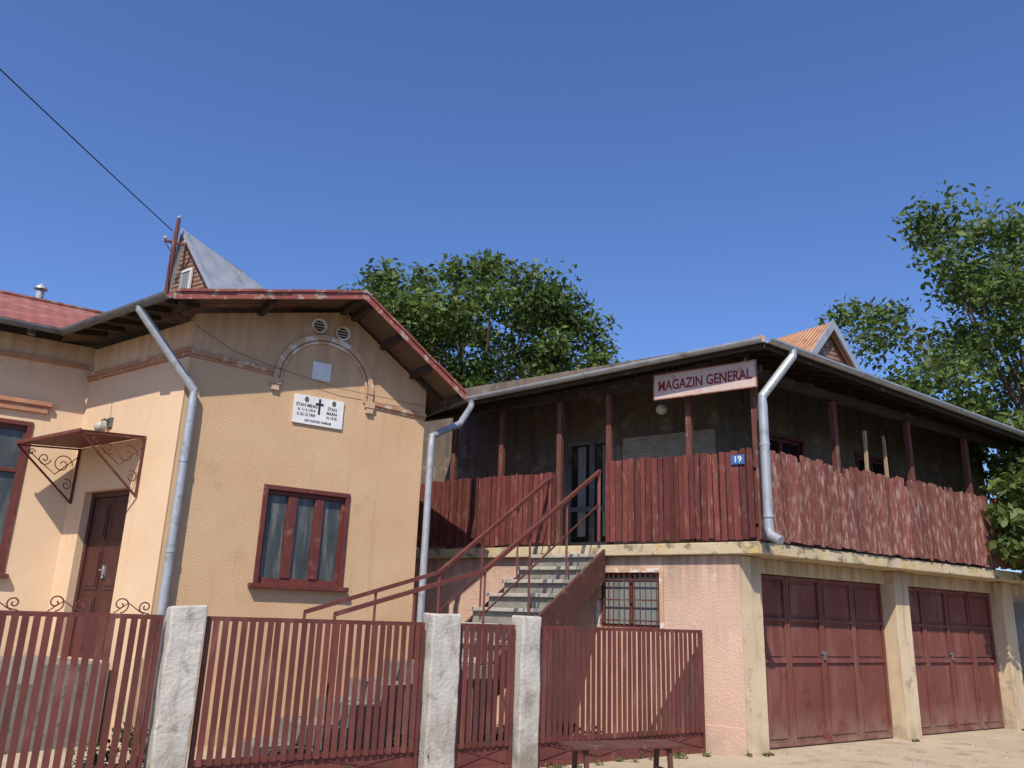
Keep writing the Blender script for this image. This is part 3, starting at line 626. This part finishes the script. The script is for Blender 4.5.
def tree(base,c,rad,ncl,per,size,mat,label,seed,extra=(),cr=(.13,.24),lob=.1):
    r=random.Random(seed); e=thing('leafy_tree',label,'tree',base); base=Vector(base); c=Vector(c)
    cl=[]
    for i in range(ncl):
        while True:
            p=Vector((r.uniform(-1,1),r.uniform(-1,1),r.uniform(-1,1)))
            if .3<p.length<1: break
        f=1.04+lob*math.sin(3.1*math.atan2(p.z,p.x)+seed)
        p=p*f
        cl.append((c.x+p.x*rad[0],c.y+p.y*rad[1],c.z+p.z*rad[2],r.uniform(*cr)*rad[0]))
    cl+=list(extra)
    b=B(); fork=Vector((base.x,base.y,c.z-rad[2]*.9)); b.tube([base-Vector((0,0,.2)),base+Vector((0,0,.6)),fork],[.30,.22,.15],10)
    for i,q in enumerate(cl):
        if i%2==0 or i>=ncl:
            q=Vector(q[:3]); m_=fork.lerp(q,.5)+Vector((r.uniform(-.3,.3),r.uniform(-.3,.3),.2)); b.tube([fork-Vector((0,0,.1)),m_,q],[.07,.035,.008],6)
    obj('trunk',b,m_bark,I4,e); leaves(cl,per,size,mat,'crown',e,seed)
tree((-1.2,21,0),(-1.35,21,8.5),(3.75,3.0,2.75),120,280,.09,m_leaf,'broad green leafy tree rising behind the two buildings',3)
tree((12.8,18.2,0),(12.6,18.2,8.1),(4.2,3.2,4.1),108,270,.09,m_leaf2,'tall green tree with open branches beyond the veranda',5,
     extra=[(10.4,15.6,4.6,.7),(10.2,15.1,3.8,.55),(9.9,14.7,3.4,.45),(10.6,15.4,3.3,.6),(11.2,16.2,4.2,.8),(10.2,14.9,2.9,.4),(12,16,5.0,.9),(11.5,15.8,3.2,.8),
            (8.75,14.05,3.5,.42),(9.0,14.2,4.1,.45),(9.2,14.3,3.0,.42),(8.7,13.95,3.0,.32),(9.5,14.6,3.7,.5),(9.6,14.7,4.6,.5),(10.1,15.4,5.4,.6),(10.8,15.6,2.6,.6),(9.3,14.2,2.6,.3),(12.8,17.5,11.3,.7),(13.6,17.8,11.0,.7),(11.9,17.6,10.9,.5)],cr=(.12,.22),lob=.06)
r=random.Random(9); cl=[]
for i in range(30):
    x=r.uniform(-9,-.5); y=r.uniform(.35,1.3) if x<-5.6 or x>-2.9 else r.uniform(.2,.36); p=FF@Vector((x,y,r.uniform(.05,.35))); cl.append((p.x,p.y,p.z,r.uniform(.12,.3)))
o=leaves(cl,110,.04,m_plant,'garden_plants',None,11); o['label']='low green garden plants growing behind the fence'; o['category']='plants'; o['kind']='stuff'
cl=[]
for i in range(20):
    p=FT@Vector((r.choice([-.3,3.4,6.8,7.4])+r.uniform(-.25,.25),r.uniform(-.28,-.2),.01)); cl.append((p.x,p.y,p.z,r.uniform(.02,.05)))
for i in range(22):
    p=FF@Vector((r.uniform(-2.8,-.1),r.uniform(-.25,.1),.02)); cl.append((p.x,p.y,p.z,r.uniform(.04,.10)))
o=leaves(cl,36,.018,m_weed,'dry_weeds',None,12); o['label']='small dry weeds along the base of wall and fence'; o['category']='plants'; o['kind']='stuff'
gt=B(); gt.box(7.05,9.4,-.1,-.06,.05,2.15); obj('sheet_metal_gate',gt,m_rust,FT,None,label='grey corrugated sheet metal gate beside the garage',cat='gate')
# ================================================================ GROUND
b=B(); b.add([(-600,-600,-.004),(600,-600,-.004),(600,600,-.004),(-600,600,-.004)],[(0,1,2,3)])
obj('ground',b,m_field,I4,None,kind='structure',label='dry grassy land around the village',cat='ground')
b=B(); b.add([(-30,-4.2,0),(30,-4.2,0),(30,12,0),(-30,12,0)],[(0,1,2,3)])
obj('yard_ground',b,m_ground,FF,None,kind='structure',label='dusty pale earth ground before the buildings',cat='ground')
b=B(); b.add([(-200,-12.5,.0),(200,-12.5,.0),(200,-4.21,.0),(-200,-4.21,.0)],[(0,1,2,3)])
obj('road',b,m_asph,FF,None,kind='structure',label='old grey asphalt village road',cat='road')
b=B(); r=random.Random(4)
for i in range(320):
    x=r.uniform(0,10); y=r.uniform(-2.2,-.2); p=FT@Vector((x-2,y,0)); s=r.uniform(.005,.02)
    b.ball((p.x,p.y,s*.3),s,n=6,sz=.6)
obj('gravel',b,m_stone,I4,None,kind='stuff',label='scattered small stones on the dusty ground',cat='gravel')
# ================================================================ LIGHT / WORLD / CAMERA
SAZ,SEL=R(190),R(49)
w=bpy.data.worlds.new("World"); sc.world=w; w.use_nodes=True; nt=w.node_tree
sky=nt.nodes.new('ShaderNodeTexSky'); sky.sky_type='NISHITA'; sky.sun_disc=False; sky.sun_elevation=SEL; sky.sun_rotation=SAZ; sky.air_density=1.0; sky.dust_density=.8; sky.ozone_density=1.6
mxn=nt.nodes.new('ShaderNodeMix'); mxn.data_type='RGBA'; mxn.blend_type='MULTIPLY'; mxn.inputs[0].default_value=1; mxn.inputs[7].default_value=(.86,1.10,1.62,1)
nt.links.new(sky.outputs[0],mxn.inputs[6])
bg=nt.nodes['Background']; nt.links.new(mxn.outputs[2],bg.inputs[0]); bg.inputs[1].default_value=.104
sd=bpy.data.lights.new('sun','SUN'); sd.energy=5.0; sd.angle=R(.53); sd.color=(1,.91,.76)
so_=bpy.data.objects.new('sun',sd); COL.objects.link(so_)
v=Vector((math.sin(SAZ)*math.cos(SEL),math.cos(SAZ)*math.cos(SEL),math.sin(SEL))); so_.rotation_euler=v.to_track_quat('Z','Y').to_euler(); so_.location=(0,-5,20)
cam=bpy.data.cameras.new('camera'); cam.lens=810*36/1024; cam.sensor_width=36; cam.sensor_fit='HORIZONTAL'; cam.clip_end=2000; cam.clip_start=.05
co=bpy.data.objects.new('camera',cam); COL.objects.link(co); sc.camera=co
p,rl=R(16),R(2)
F=Vector((0,math.cos(p),math.sin(p))); U0=Vector((0,-math.sin(p),math.cos(p))); R0=Vector((1,0,0))
cr_=R0*math.cos(rl)+U0*math.sin(rl); cu_=-R0*math.sin(rl)+U0*math.cos(rl)
mw=Matrix((cr_,cu_,-F)).transposed().to_4x4(); mw.translation=(0,0,1.6); co.matrix_world=mw
sc.view_settings.view_transform='Standard'; sc.view_settings.look='None'; sc.view_settings.exposure=0
